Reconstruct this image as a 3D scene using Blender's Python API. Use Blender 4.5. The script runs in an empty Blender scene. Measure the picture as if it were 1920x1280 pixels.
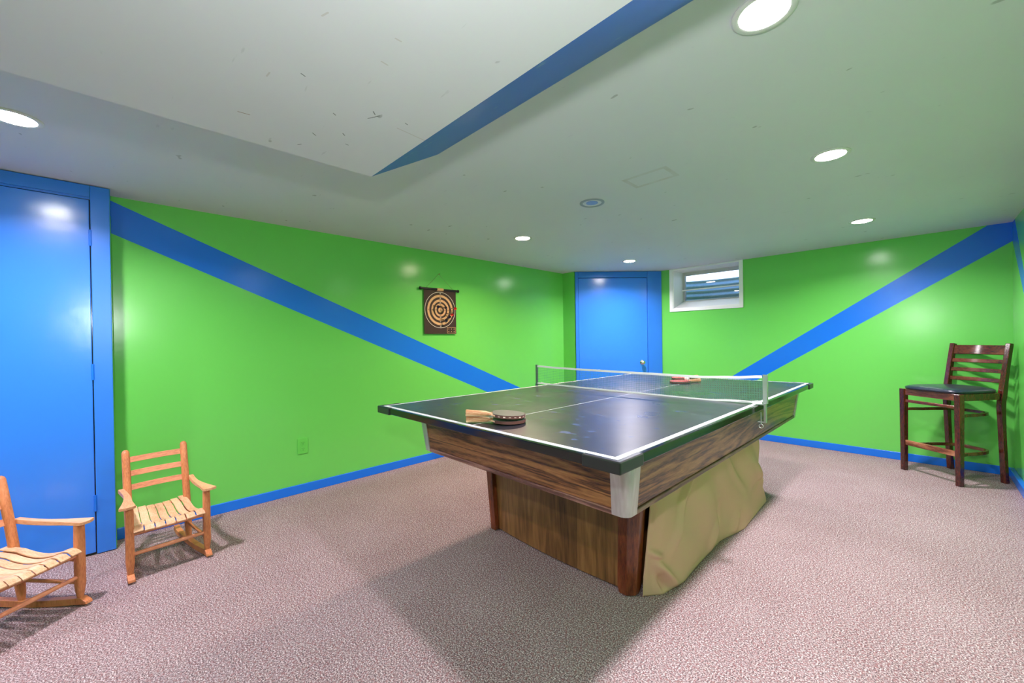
import bpy, bmesh, math, random
from mathutils import Vector, Matrix
random.seed(7)
S = bpy.context.scene
COL = S.collection
PI = math.pi

# ------------------------------------------------------------------ camera
CAM = Vector((3.520445, -0.308298, 1.198691))
Rv = Vector((0.70256899, 0.71146014, -0.01487563)).normalized()
Uv = Vector((0.00647214, 0.0145147, 0.99987371)).normalized()
Fv = Vector((-0.71158621, 0.70257654, -0.0055929)).normalized()
cd = bpy.data.cameras.new('camera'); cam = bpy.data.objects.new('camera', cd); COL.objects.link(cam)
M = Matrix.Identity(4)
for i in range(3):
    M[i][0] = Rv[i]; M[i][1] = Uv[i]; M[i][2] = -Fv[i]; M[i][3] = CAM[i]
cam.matrix_world = M
cd.sensor_width = 36; cd.sensor_fit = 'HORIZONTAL'
cd.lens = 36 * 751.0743 / 1920
cd.shift_x = (960 - 964.5786) / 1920
cd.shift_y = (643.3996 - 640) / 1920
cd.clip_start = 0.02
S.camera = cam

# ------------------------------------------------------------------ world, exposure
W = bpy.data.worlds.new('world'); S.world = W; W.use_nodes = True
wn = W.node_tree.nodes; wl = W.node_tree.links
sky = wn.new('ShaderNodeTexSky'); sky.sky_type = 'HOSEK_WILKIE'; sky.turbidity = 4
sky.sun_direction = (-0.4, 0.5, 0.75)
wl.new(sky.outputs[0], wn['Background'].inputs[0]); wn['Background'].inputs[1].default_value = 9
S.view_settings.view_transform = 'Standard'
S.view_settings.look = 'None'
S.view_settings.gamma = 1
S.view_settings.use_curve_mapping = False
S.view_settings.exposure = 1.0

# the camera flash of the photographer (it throws the crisp shadow band beside the dropped ceiling)
fl = bpy.data.lights.new('camera_flash', 'AREA'); fl.shape = 'DISK'; fl.size = 0.07
fl.energy = 9.5; fl.color = (0.94, 1.0, 0.96)
flo = bpy.data.objects.new('camera_flash', fl); COL.objects.link(flo)
flo.location = (3.50, -0.42, 1.52)
flo.rotation_euler = (Vector((-0.60, 0.75, 0.12))).to_track_quat('-Z', 'Y').to_euler()

LAMP_W = 15.0      # each downlight

# ------------------------------------------------------------------ room constants
D, WX, H = 5.0305, 4.0701, 2.1339
YL, XS, XD = 4.1366, 0.2016, 1.0169
YB = -3.0          # rear wall behind the camera
XB = 0.15; YE = -0.335     # left closet front

# ------------------------------------------------------------------ materials
MATS = {}
def mat(name, color=(.5, .5, .5), rough=.5, metal=0, spec=.5, coat=0):
    m = bpy.data.materials.new(name); m.use_nodes = True
    b = m.node_tree.nodes['Principled BSDF']
    b.inputs['Base Color'].default_value = (*color, 1)
    b.inputs['Roughness'].default_value = rough
    b.inputs['Metallic'].default_value = metal
    b.inputs['Specular IOR Level'].default_value = spec
    b.inputs['Coat Weight'].default_value = coat
    b.inputs['Coat Roughness'].default_value = .15
    MATS[name] = m
    return m
class N:
    """small node helper"""
    def __init__(s, m): s.m = m; s.t = m.node_tree; s.b = s.t.nodes['Principled BSDF']
    def n(s, typ, **k):
        x = s.t.nodes.new(typ)
        for a, v in k.items():
            setattr(x, a, v)
        return x
    def l(s, a, b): s.t.links.new(a, b)
    def coord(s, kind='Object'): return s.n('ShaderNodeTexCoord').outputs[kind]
    def mapping(s, vec, scale=(1, 1, 1), rot=(0, 0, 0), loc=(0, 0, 0)):
        x = s.n('ShaderNodeMapping'); s.l(vec, x.inputs[0])
        x.inputs['Scale'].default_value = scale; x.inputs['Rotation'].default_value = rot; x.inputs['Location'].default_value = loc
        return x.outputs[0]
    def noise(s, vec, scale, detail=2, rough=.5, dist=0):
        x = s.n('ShaderNodeTexNoise'); s.l(vec, x.inputs['Vector'])
        x.inputs['Scale'].default_value = scale; x.inputs['Detail'].default_value = detail
        x.inputs['Roughness'].default_value = rough; x.inputs['Distortion'].default_value = dist
        return x.outputs['Fac']
    def ramp(s, fac, stops, interp='LINEAR'):
        x = s.n('ShaderNodeValToRGB'); s.l(fac, x.inputs[0]); e = x.color_ramp.elements
        x.color_ramp.interpolation = interp
        while len(e) < len(stops): e.new(.5)
        for i, (p, c) in enumerate(stops):
            e[i].position = p; e[i].color = (*c, 1) if len(c) == 3 else c
        return x.outputs[0]
    def math(s, op, a, b=None, c=None):
        x = s.n('ShaderNodeMath', operation=op)
        for i, v in enumerate((a, b, c)):
            if v is None: continue
            if isinstance(v, (int, float)): x.inputs[i].default_value = v
            else: s.l(v, x.inputs[i])
        return x.outputs[0]
    def mix(s, fac, a, b, blend='MIX'):
        x = s.n('ShaderNodeMix', data_type='RGBA', blend_type=blend)
        if isinstance(fac, (int, float)): x.inputs[0].default_value = fac
        else: s.l(fac, x.inputs[0])
        for i, v in ((6, a), (7, b)):
            if isinstance(v, tuple): x.inputs[i].default_value = (*v, 1)
            else: s.l(v, x.inputs[i])
        return x.outputs[2]
    def sep(s, vec):
        x = s.n('ShaderNodeSeparateXYZ'); s.l(vec, x.inputs[0]); return x.outputs
    def color(s, c): s.l(c, s.b.inputs['Base Color'])
    def bump(s, h, strength=.2, dist=.002):
        x = s.n('ShaderNodeBump'); x.inputs['Strength'].default_value = strength; x.inputs['Distance'].default_value = dist
        s.l(h, x.inputs['Height']); s.l(x.outputs[0], s.b.inputs['Normal'])

GREEN = (0.150, 0.610, 0.105)
BLUE = (0.008, 0.170, 0.800)

def paint_bump(k, strength=.12):
    v = k.coord(); h1 = k.noise(v, 9, 3); h2 = k.noise(v, 220, 2)
    k.bump(k.math('ADD', k.math('MULTIPLY', h1, 1.0), k.math('MULTIPLY', h2, .12)), strength, .004)

def wall_paint(name, axis=None, up=None, lo=None, rough=.21):
    """green wall paint; with a slanting blue stripe between two lines z = a + b*t (t = object x or y)"""
    m = mat(name, GREEN, rough, 0, .6); k = N(m)
    if axis is not None:
        o = k.sep(k.coord()); t = o[axis]; z = o[2]
        a = k.math('SUBTRACT', k.math('MULTIPLY_ADD', t, up[1], up[0]), z)
        b = k.math('SUBTRACT', z, k.math('MULTIPLY_ADD', t, lo[1], lo[0]))
        ina = k.math('GREATER_THAN', a, 0); inb = k.math('GREATER_THAN', b, 0)
        k.color(k.mix(k.math('MULTIPLY', ina, inb), GREEN, BLUE))
    paint_bump(k)
    return m
# left wall: upper edge z=2.0-.4153*(y+.077); lower z=1.797-.4228*(y+.08)
wall_paint('paint_left', 1, (2.0 - .4153 * .077, -.4153), (1.797 - .4228 * .08, -.4228))
wall_paint('paint_back', 0, (-0.583, .6905), (-.757, .6712))
wall_paint('paint_right', 1, (2.12 - 1.19 * 4.9, 1.19), (1.97 - .95 * 5.03, .95))
wall_paint('paint_return', 0, (3, 0), (1.914, 0.42))
wall_paint('green_paint')
m = mat('blue_door_paint', (.035, .225, .88), .2, 0, .8); paint_bump(N(m), .2)
m = mat('blue_paint', BLUE, .24); paint_bump(N(m), .16)
m = mat('blue_trim_paint', (0.03, 0.205, .82), .3); paint_bump(N(m), .14)
m = mat('blue_ceiling_paint', (0.006, 0.12, .62), .38)
k = N(m); v = k.coord(); s_ = k.noise(k.mapping(v, (1.2, 3, 3)), 7, 4, .6)
k.color(k.mix(k.ramp(s_, [(.64, (0, 0, 0)), (.68, (1, 1, 1))]), (.006, .12, .62), (.10, .25, .62)))

m = mat('ceiling_paint', (.56, .56, .58), .7, 0, .3); k = N(m); v = k.coord()
sp = k.ramp(k.noise(k.mapping(v, (1, 1.8, 1), (0, 0, .5)), 11, 2, .4), [(.755, (0, 0, 0)), (.78, (1, 1, 1))])
sc = k.ramp(k.noise(k.mapping(v, (1.2, 7, 1), (0, 0, .6)), 6, 3, .5), [(.72, (0, 0, 0)), (.76, (1, 1, 1))])
bl = k.noise(v, 1.6, 3)
c0 = k.mix(bl, (.63, .615, .675), (.69, .67, .725))
c1 = k.mix(k.math('MULTIPLY', sp, .5), c0, (.20, .18, .20))
c2 = k.mix(k.math('MULTIPLY', sc, .22), c1, (.30, .29, .33))
# old scuffed rectangle left on the ceiling
o = k.sep(k.coord())
def band(k, val, lo, hi): return k.math('MULTIPLY', k.math('GREATER_THAN', val, lo), k.math('LESS_THAN', val, hi))
outer = k.math('MULTIPLY', band(k, o[0], 2.29, 2.56), band(k, o[1], 1.81, 1.99))
inner = k.math('MULTIPLY', band(k, o[0], 2.315, 2.535), band(k, o[1], 1.835, 1.965))
ring = k.math('MULTIPLY', k.math('SUBTRACT', outer, inner), k.noise(v, 14, 3))
c3 = k.mix(k.math('MULTIPLY', ring, .55), c2, (.42, .34, .30))
SCUFFS = [(2.032, -.034, 2.036, -.004, 2), (2.356, .051, 2.351, .062, 1), (2.224, .184, 2.217, .193, 1), (2.054, .177, 2.043, .191, 1), (2.121, .254, 2.111, .264, 1),
 (1.931, .166, 1.944, .174, 1), (2.053, .291, 2.051, .301, 1), (2.318, .271, 2.305, .283, 1), (2.326, .378, 2.322, .388, 1), (2.269, .276, 2.309, .297, 1),
 (2.280, .374, 2.270, .490, 3), (2.547, .185, 2.545, .203, 3), (2.644, .173, 2.644, .187, 3), (2.593, .023, 2.611, .029, 3), (2.281, -.013, 2.303, -.011, 3)]
x_, y_ = o[0], o[1]
c4 = c3
for ax_, ay_, bx_, by_, kind in SCUFFS:
    dx, dy = bx_ - ax_, by_ - ay_; L2 = dx * dx + dy * dy
    px_ = k.math('SUBTRACT', x_, ax_); py_ = k.math('SUBTRACT', y_, ay_)
    t_ = k.math('MULTIPLY_ADD', px_, dx / L2, k.math('MULTIPLY', py_, dy / L2)); t_.node.use_clamp = True
    qx = k.math('MULTIPLY_ADD', t_, -dx, px_); qy = k.math('MULTIPLY_ADD', t_, -dy, py_)
    d_ = k.math('SQRT', k.math('ADD', k.math('MULTIPLY', qx, qx), k.math('MULTIPLY', qy, qy)))
    f_ = k.math('LESS_THAN', d_, .0016 if kind != 3 else .0022)
    c4 = k.mix(k.math('MULTIPLY', f_, {1: .8, 2: .8, 3: .35}[kind]), c4, {1: (.05, .05, .06), 2: (.22, .08, .05), 3: (.38, .29, .24)}[kind])
k.color(c4); paint_bump(k, .05)
mat('side_white', (.66, .66, .66), .6)

# carpet: short heather pile
m = mat('carpet', (.4, .3, .3), .95, 0, .1); k = N(m); v = k.coord()
n1 = k.noise(v, 180, 3, .85); n2 = k.noise(k.mapping(v, (1, 1, 1), (0, 0, 1), (3, 7, 0)), 95, 2, .7); n3 = k.noise(v, 2.0, 4, .6)
c = k.ramp(n1, [(.39, (.020, .012, .016)), (.465, (.165, .108, .118)), (.535, (.36, .275, .285)), (.61, (.86, .76, .77))])
red = k.ramp(n2, [(.52, (0, 0, 0)), (.60, (1, 1, 1))])
c = k.mix(k.math('MULTIPLY', red, .62), c, (.25, .085, .088))
c = k.mix(.15, c, k.ramp(n3, [(.35, (.16, .11, .12)), (.65, (.38, .31, .33))]))
k.color(c); k.bump(n1, .2, .005)

def wood(name, dark, mid, light, axis_scale, rough=.35, scale=6, coat=.0, knots=.9, amp=.27):
    m = mat(name, mid, rough, 0, .5, coat); k = N(m); v = k.coord()
    mv = k.mapping(v, axis_scale)
    big = k.noise(mv, scale * .35, 2, .5, .6)
    fine = k.noise(k.mapping(v, tuple(a * 3.2 for a in axis_scale)), scale * 2.5, 4, .65)
    w = k.math('SINE', k.math('MULTIPLY', big, 26 * knots))
    f = k.math('MULTIPLY_ADD', w, amp, k.math('MULTIPLY', fine, 1.0))
    k.color(k.ramp(f, [(.22, dark), (.5, mid), (.85, light)]))
    return m
wood('rosewood', (.030, .010, .004), (.235, .084, .027), (.44, .19, .068), (.7, .7, 8.0), .3, 3.0, .08, 2.1, .20)
wood('rosewood_lip', (.09, .035, .028), (.20, .085, .065), (.30, .15, .12), (1.5, 1.5, 18), .35, 4)
wood('mahogany_post', (.045, .008, .003), (.17, .032, .010), (.30, .075, .024), (9, 9, 1.1), .28, 3, .3, amp=.10)
wood('honey_wood', (.40, .12, .045), (.60, .215, .085), (.72, .31, .14), (9, 9, 1.4), .42, 3, 0, amp=.10)
wood('honey_wood_across', (.44, .15, .07), (.66, .25, .13), (.76, .36, .20), (1.4, 9, 9), .42, 3, 0, amp=.10)
wood('arm_wood', (.50, .21, .10), (.69, .345, .185), (.78, .45, .27), (9, 1.4, 9), .42, 3, 0, amp=.10)
wood('pale_slat_wood', (.54, .27, .14), (.72, .43, .255), (.82, .56, .37), (9, 1.4, 9), .42, 3, 0, amp=.10)
wood('stool_wood', (.012, .003, .002), (.075, .013, .008), (.17, .038, .018), (7, 7, 1.2), .2, 3, .5, amp=.10)
wood('stool_wood_across', (.020, .005, .004), (.125, .028, .013), (.27, .08, .035), (1.2, 7, 7), .2, 3, .5, amp=.10)
wood('worn_rail_wood', (.12, .03, .015), (.33, .12, .055), (.52, .27, .15), (1.5, 8, 8), .35, 3)
# vertical plank panel
m = mat('plank_panel', (.2, .1, .04), .38, 0, .5, .2); k = N(m); v = k.coord(); o = k.sep(v)
wob = k.math('MULTIPLY', k.math('FLOOR', k.math('MULTIPLY', k.math('ADD', o[0], k.math('MULTIPLY', o[1], 1.0)), 8.6)), 1.0)
wnz = k.n('ShaderNodeTexWhiteNoise', noise_dimensions='1D'); k.l(wob, wnz.inputs['W'])
g = k.noise(k.mapping(v, (30, 30, 1.6)), 2.2, 4, .65)
big = k.noise(k.mapping(v, (5, 5, .8)), 2, 2)
ring_ = k.math('SINE', k.math('MULTIPLY', big, 30))
f = k.math('ADD', k.math('MULTIPLY', g, .75), k.math('MULTIPLY', ring_, .08))
f = k.math('ADD', f, k.math('MULTIPLY_ADD', wnz.outputs[0], .30, -.02))
k.color(k.ramp(f, [(.20, (.065, .025, .008)), (.52, (.20, .085, .028)), (.9, (.38, .18, .065))]))

# playing surface: nearly black, with border and centre lines and blue scuffs
TAB_A, TAB_B = 1.525, 2.74
m = mat('playing_surface', (.01, .012, .02), .26, 0, 1.0); k = N(m); v = k.coord(); o = k.sep(v)
def outside(val, lo, hi): return k.math('MAXIMUM', k.math('LESS_THAN', val, lo), k.math('GREATER_THAN', val, hi))
bord = k.math('MAXIMUM', outside(o[0], .019, TAB_A - .019), outside(o[1], .019, TAB_B - .019))
cl = band(k, o[0], .8000, .8045)
line = k.math('MAXIMUM', bord, cl)
sm = k.ramp(k.noise(k.mapping(v, (1, 1.5, 1), (0, 0, .6)), 12, 3, .5), [(.645, (0, 0, 0)), (.69, (1, 1, 1))])
sm2 = k.noise(v, 2.2, 3, .55)
base = k.mix(k.math('MULTIPLY', sm, .8), (.016, .016, .024), (.010, .045, .16))
k.color(k.mix(line, base, (.80, .83, .88)))
k.l(k.math('MULTIPLY_ADD', sm2, .30, k.math('MULTIPLY_ADD', sm, .10, .17)), k.b.inputs['Roughness'])
mat('black_edge', (.008, .009, .008), .12, 0, .45)
mat('black_guard', (.018, .018, .02), .3, 0, .45)
m = mat('brushed_cap', (.58, .56, .58), .38, .75); k = N(m); v = k.coord()
k.color(k.mix(k.noise(k.mapping(v, (22, 22, 1.2)), 3, 3), (.42, .38, .36), (.78, .76, .80)))
mat('green_felt', (.01, .12, .05), .9)
m = mat('tan_fabric', (.64, .37, .285), .8, 0, .2); k = N(m); v = k.coord()
k.bump(k.noise(v, 700, 2), .12, .001)
mat('steel', (.62, .64, .66), .32, .9)
mat('dark_steel', (.22, .24, .27), .4, .8)
mat('net_tape', (.86, .87, .88), .7)
mat('net_cord', (.05, .22, .18), .7)
mat('window_white', (.88, .88, .88), .4)
mat('sash_grey', (.50, .50, .52), .45)
mat('black_rubber', (.05, .05, .056), .38)
mat('red_rubber', (.55, .07, .09), .45)
wood('paddle_wood', (.45, .20, .09), (.68, .40, .22), (.80, .55, .34), (2, 14, 14), .45, 3)
mat('paddle_tape', (.10, .035, .03), .5)
mat('tape_mark', (.72, .55, .50), .5)
mat('ball_white', (.88, .87, .84), .4)
mat('board_brown', (.028, .012, .006), .7)
mat('board_tan', (.60, .36, .17), .7)
mat('board_line', (.74, .68, .58), .6)
mat('board_rod', (.008, .008, .008), .3)
mat('cord_tan', (.16, .20, .08), .8)
mat('brass', (.72, .50, .22), .25, 1)
mat('dart_red', (.75, .03, .03), .45)
mat('dart_navy', (.012, .014, .07), .45)
mat('dart_barrel', (.30, .22, .12), .35, .7)
mat('vinyl', (.018, .026, .05), .28)
mat('socket_dark', (.01, .10, .012), .6)
mat('outlet_paint', (.13, .60, .085), .3)
mat('knob_metal', (.75, .68, .55), .15, 1)
m = mat('lens_glow', (1, 1, 1), .5)
b = m.node_tree.nodes['Principled BSDF']; b.inputs['Emission Color'].default_value = (1, .97, .93, 1); b.inputs['Emission Strength'].default_value = 60
m = mat('lens_glow_warm', (1, 1, 1), .5)
b = m.node_tree.nodes['Principled BSDF']; b.inputs['Emission Color'].default_value = (1, .80, .62, 1); b.inputs['Emission Strength'].default_value = 50
mat('lens_off', (.22, .30, .55), .35)
mat('can_ring', (.66, .64, .64), .5)
mat('can_ring_dim', (.30, .32, .36), .5)
m = mat('galvanised', (.36, .47, .55), .45, .55); k = N(m); v = k.coord()
k.color(k.mix(k.noise(k.mapping(v, (1, 1, 3)), 30, 3, .7), (.20, .32, .42), (.62, .70, .76)))
mat('gravel', (.30, .30, .28), .9)
m = bpy.data.materials.new('pane_glass'); m.use_nodes = True; MATS['pane_glass'] = m
b = m.node_tree.nodes['Principled BSDF']; b.inputs['Transmission Weight'].default_value = 1; b.inputs['Roughness'].default_value = 0.02; b.inputs['IOR'].default_value = 1.45

# ------------------------------------------------------------------ mesh helpers
class MB:
    def __init__(s): s.v = []; s.f = []
    def add(s, vs, fs):
        o = len(s.v); s.v += [tuple(v) for v in vs]; s.f += [tuple(i + o for i in f) for f in fs]; return s
    def hexa(s, p):     # 8 corner points: bottom 4 ccw, top 4 ccw
        return s.add(p, [(3, 2, 1, 0), (4, 5, 6, 7), (0, 1, 5, 4), (1, 2, 6, 5), (2, 3, 7, 6), (3, 0, 4, 7)])
    def box(s, x0, x1, y0, y1, z0, z1):
        return s.hexa([(x0, y0, z0), (x1, y0, z0), (x1, y1, z0), (x0, y1, z0), (x0, y0, z1), (x1, y0, z1), (x1, y1, z1), (x0, y1, z1)])
    def loft(s, rings, cap=True):
        n = len(rings[0]); vs = [p for r in rings for p in r]; fs = []
        for i in range(len(rings) - 1):
            for j in range(n):
                fs.append((i * n + j, i * n + (j + 1) % n, (i + 1) * n + (j + 1) % n, (i + 1) * n + j))
        if cap:
            fs.append(tuple(reversed(range(n)))); fs.append(tuple((len(rings) - 1) * n + j for j in range(n)))
        return s.add(vs, fs)
    def prism(s, poly, z0, z1):
        return s.loft([[(x, y, z0) for x, y in poly], [(x, y, z1) for x, y in poly]])
    def tube(s, pts, rad, n=12, closed=False):
        """round bar along pts; rad number or list"""
        P = [Vector(p) for p in pts]; rings = []
        if isinstance(rad, (int, float)): rad = [rad] * len(P)
        up = None
        for i, p in enumerate(P):
            t = (P[min(i + 1, len(P) - 1)] - P[max(i - 1, 0)]).normalized()
            if up is None:
                up = Vector((0, 0, 1)) if abs(t.z) < .9 else Vector((1, 0, 0))
            a = t.cross(up).normalized(); up = a.cross(t).normalized()
            rings.append([tuple(p + (a * math.cos(2 * PI * j / n) + up * math.sin(2 * PI * j / n)) * rad[i]) for j in range(n)])
        return s.loft(rings)
    def bar(s, pts, w, h, up=(0, 0, 1)):
        """rectangular bar along pts: w across, h along up; w/h numbers or lists"""
        P = [Vector(p) for p in pts]; rings = []; U = Vector(up)
        for i, p in enumerate(P):
            t = (P[min(i + 1, len(P) - 1)] - P[max(i - 1, 0)]).normalized()
            a = t.cross(U).normalized(); u = a.cross(t).normalized()
            ww = (w[i] if isinstance(w, (list, tuple)) else w) / 2; hh = (h[i] if isinstance(h, (list, tuple)) else h) / 2
            rings.append([tuple(p + a * ww * sx + u * hh * sy) for sx, sy in ((-1, -1), (1, -1), (1, 1), (-1, 1))])
        return s.loft(rings)
    def lathe(s, prof, n=32, origin=(0, 0, 0), axis='z'):
        """prof: list of (r, t) along the axis"""
        rings = []
        for r, t in prof:
            ring = []
            for j in range(n):
                c, q = r * math.cos(2 * PI * j / n), r * math.sin(2 * PI * j / n)
                p = {'z': (c, q, t), 'x': (t, c, q), 'y': (q, t, c)}[axis]
                ring.append((p[0] + origin[0], p[1] + origin[1], p[2] + origin[2]))
            rings.append(ring)
        return s.loft(rings)
    def build(s, name, material, parent=None, bevel=0, smooth=False, angle=35, seg=2, sub=0):
        me = bpy.data.meshes.new(name); me.from_pydata(s.v, [], s.f)
        bm = bmesh.new(); bm.from_mesh(me); bmesh.ops.recalc_face_normals(bm, faces=bm.faces); bm.to_mesh(me); bm.free()
        me.materials.append(MATS[material]); me.update()
        o = bpy.data.objects.new(name, me); COL.objects.link(o)
        if parent: o.parent = parent
        if bevel:
            b = o.modifiers.new('bevel', 'BEVEL'); b.width = bevel; b.segments = seg; b.limit_method = 'ANGLE'; b.angle_limit = math.radians(30)
        if sub:
            q = o.modifiers.new('sub', 'SUBSURF'); q.levels = sub; q.render_levels = sub
        if smooth:
            me.shade_smooth()
            if not sub: me.set_sharp_from_angle(angle=math.radians(angle))
        return o
def tag(o, label, cat, group=None):
    o['label'] = label; o['category'] = cat
    if group: o['group'] = group
    return o
def empty(name, loc=(0, 0, 0), rz=0):
    o = bpy.data.objects.new(name, None); COL.objects.link(o); o.location = loc; o.rotation_euler = (0, 0, rz)
    o.empty_display_size = .1
    return o
def struct(o): o['kind'] = 'structure'; return o
def copy_tree(o, parent=None):
    c = o.copy(); COL.objects.link(c); c.parent = parent
    for ch in list(o.children): copy_tree(ch, c)
    return c

# ------------------------------------------------------------------ room shell
T_ = .12
struct(MB().box(-T_, WX + T_, YB - T_, D + T_ + .3, -.1, 0).build('floor', 'carpet'))
# ceiling slab
struct(MB().box(-T_, WX + T_, YB - T_, D + .05, H, H + .1).build('ceiling', 'ceiling_paint'))
struct(MB().box(-T_, 0, YE - .05, YL + .05, 0, H).build('wall_left', 'paint_left'))
struct(MB().box(-T_, XB, YB, YE, 0, H).build('wall_closet_front', 'green_paint'))
struct(MB().box(0.002, XB - .001, YE, YE + .0015, 0, H).build('wall_closet_return', 'paint_return'))
struct(MB().box(-T_, XS, YL, YL + .1, 0, H).build('wall_stub', 'green_paint'))
# wall behind the angled door
e = Vector((XD - XS, D - YL, 0)); L_ = e.length; e.normalize(); nrm = Vector((e.y, -e.x, 0))   # nrm points into the room
angd = math.atan2(e.y, e.x)
wd = MB().box(.0, L_, .02, .12, 0, H).build('wall_corner', 'green_paint'); wd.location = (XS, YL, 0); wd.rotation_euler = (0, 0, angd); struct(wd)
# back wall with the basement window opening
OX0, OX1, OZ0, OZ1 = 1.180, 1.993, 1.603, 2.124
wb = MB(); t0 = D; t1 = D + .30
wb.box(XD - .02, OX0, t0, t1, 0, H); wb.box(OX1, WX, t0, t1, 0, H); wb.box(OX0, OX1, t0, t1, 0, OZ0 - .002); wb.box(OX0, OX1, t0, t1, OZ1, H)
struct(wb.build('wall_back', 'paint_back'))
struct(MB().box(WX, WX + T_, YB, D + .3, 0, H).build('wall_right', 'paint_right'))
struct(MB().box(-T_, WX + T_, YB - T_, YB, 0, H).build('wall_rear', 'green_paint'))

# dropped ceiling over the camera with a blue sloping end
SX, SY, SZ, SY2 = 1.838, 0.487, 1.926, 0.836
sf = MB()
sf.box(SX, WX, YB, SY, SZ, H - .0005)
struct(sf.build('ceiling_dropped', 'ceiling_paint'))
sl = MB()
sl.loft([[(SX, SY + .0005, SZ + .0005), (SX, SY2, H - .0005), (SX, SY + .0005, H - .0005)], [(WX, SY + .0005, SZ + .0005), (WX, SY2, H - .0005), (WX, SY + .0005, H - .0005)]])
struct(sl.build('ceiling_slope', 'blue_ceiling_paint'))

# baseboards
struct(MB().box(0, .014, YE, YL, 0, .071).build('baseboard_left', 'blue_paint', bevel=.003))
struct(MB().box(0.014, XS + .003, YL - .014, YL, 0, .071).build('baseboard_stub', 'blue_paint', bevel=.003))
struct(MB().box(XD + .06, WX - .03, D - .012, D, 0, .073).build('baseboard_back', 'blue_paint', bevel=.003))
br = MB(); br.box(WX - .03, WX, YB, D - .0, 0, .072)
struct(br.build('baseboard_right', 'blue_paint', bevel=.004))
struct(MB().box(XB, WX - .03, YB, YB + .014, 0, .071).build('baseboard_rear', 'blue_paint', bevel=.003))

# ------------------------------------------------------------------ doors (setting)
d1 = struct(empty('door_1', (XB, YE, 0)))
MB().box(.0, .018, -.080, -.001, .004, H - .004).build('casing', 'blue_trim_paint', d1, bevel=.003)
MB().box(.0, .018, -1.35, -.081, 2.062, H - .004).build('head_casing', 'blue_trim_paint', d1, bevel=.003)
MB().box(.0, .018, -1.35, -1.27, .004, 2.061).build('casing', 'blue_trim_paint', d1, bevel=.003)
MB().box(.0, .003, -1.27, -.0805, .002, 2.0625).build('door_gap', 'black_edge', d1)
MB().box(.003, .009, -1.268, -.081, 2.051, 2.062).build('door_stop', 'blue_trim_paint', d1)
MB().box(.0032, .014, -1.268, -.0845, .014, 2.047).build('door_leaf', 'blue_door_paint', d1, bevel=.003)
for z in (1.829, 1.056, .299):
    h = MB(); h.box(.012, .0195, -.0900, -.0745, z - .044, z + .044)
    h.tube([(.0215, -.0822, z - .046), (.0215, -.0822, z + .046)], .005, 10)
    h.build('hinge', 'blue_paint', d1, smooth=True)
# the angled door in the far corner: local x along e, local -y into the room
d2 = struct(empty('door_2', (XS, YL, 0), angd))
MB().box(.010, .052, -.012, .018, 0.002, H - .004).build('casing', 'blue_trim_paint', d2, bevel=.003)
MB().box(1.010, L_ - .004, -.012, .018, 0.002, H - .004).build('casing', 'blue_trim_paint', d2, bevel=.003)
MB().box(.053, 1.009, -.012, .018, 2.049, H - .004).build('head_casing', 'blue_trim_paint', d2, bevel=.003)
MB().box(.056, 1.006, -.001, .018, .012, 2.043).build('door_leaf', 'blue_door_paint', d2, bevel=.002)
kn = MB().lathe([(.030, 0), (.030, -.006), (.012, -.010), (.011, -.030), (.022, -.036), (.028, -.046), (.027, -.056), (.018, -.064), (.002, -.066)], 28, (.924, -.001, .880), 'y').build('door_knob', 'knob_metal', d2, smooth=True)
struct(MB().box(.053, 1.009, .0182, .0198, 0, 2.05).build('door_gap', 'black_edge', d2))

# ------------------------------------------------------------------ window (setting)
w1 = struct(empty('window_1', (OX0, D, OZ0)))
wx = OX1 - OX0; wz = OZ1 - OZ0; YF = .30
tr = MB(); a = .045; t = .014
tr.box(-a, 0, -t, 0, -.042, H - OZ0 - .001); tr.box(wx, wx + .041, -t, 0, -.042, H - OZ0 - .001); tr.box(0, wx, -t, 0, -.042, 0); tr.box(0, wx, -.004, 0, wz, H - OZ0 - .001)
tr.build('trim', 'window_white', w1, bevel=.002)
rv = MB()
rv.box(.0, .006, 0, YF, .0, wz); rv.box(wx - .006, wx, 0, YF, 0, wz); rv.box(.006, wx - .006, 0, YF, wz - .008, wz)
rv.build('reveal', 'window_white', w1)
si = MB(); si.loft([[(.006, 0, 0), (.006, YF, 0), (.006, YF, .107), (.006, 0, .006)], [(wx - .006, 0, 0), (wx - .006, YF, 0), (wx - .006, YF, .107), (wx - .006, 0, .006)]])
si.build('window_sill', 'window_white', w1)
fz0 = .100; fz1 = wz - .001; fx0 = .001; fx1 = wx - .001
fr = MB()
y0, y1 = YF, YF + .05
fr.box(fx0, fx0 + .036, y0, y1, fz0, fz1); fr.box(fx1 - .036, fx1, y0, y1, fz0, fz1); fr.box(fx0, fx1, y0, y1, -.001, fz0)
fr.box(fx0 + .03, fx1 - .03, y0, y1, fz0, fz0 + .022); fr.box(fx0 + .03, fx1 - .03, y0, y1, fz1 - .052, fz1)
fr.build('window_frame', 'sash_grey', w1, bevel=.002)
MB().box(fx0 + .002, fx1 - .004, y0 - .022, y0 - .003, fz0 + .157, fz0 + .174).build('sash_bar', 'window_white', w1, bevel=.002)
MB().box(fx0 + .03, fx1 - .03, y1 - .020, y1 - .016, fz0 + .022, fz1 - .052).build('window_pane', 'pane_glass', w1)
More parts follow.
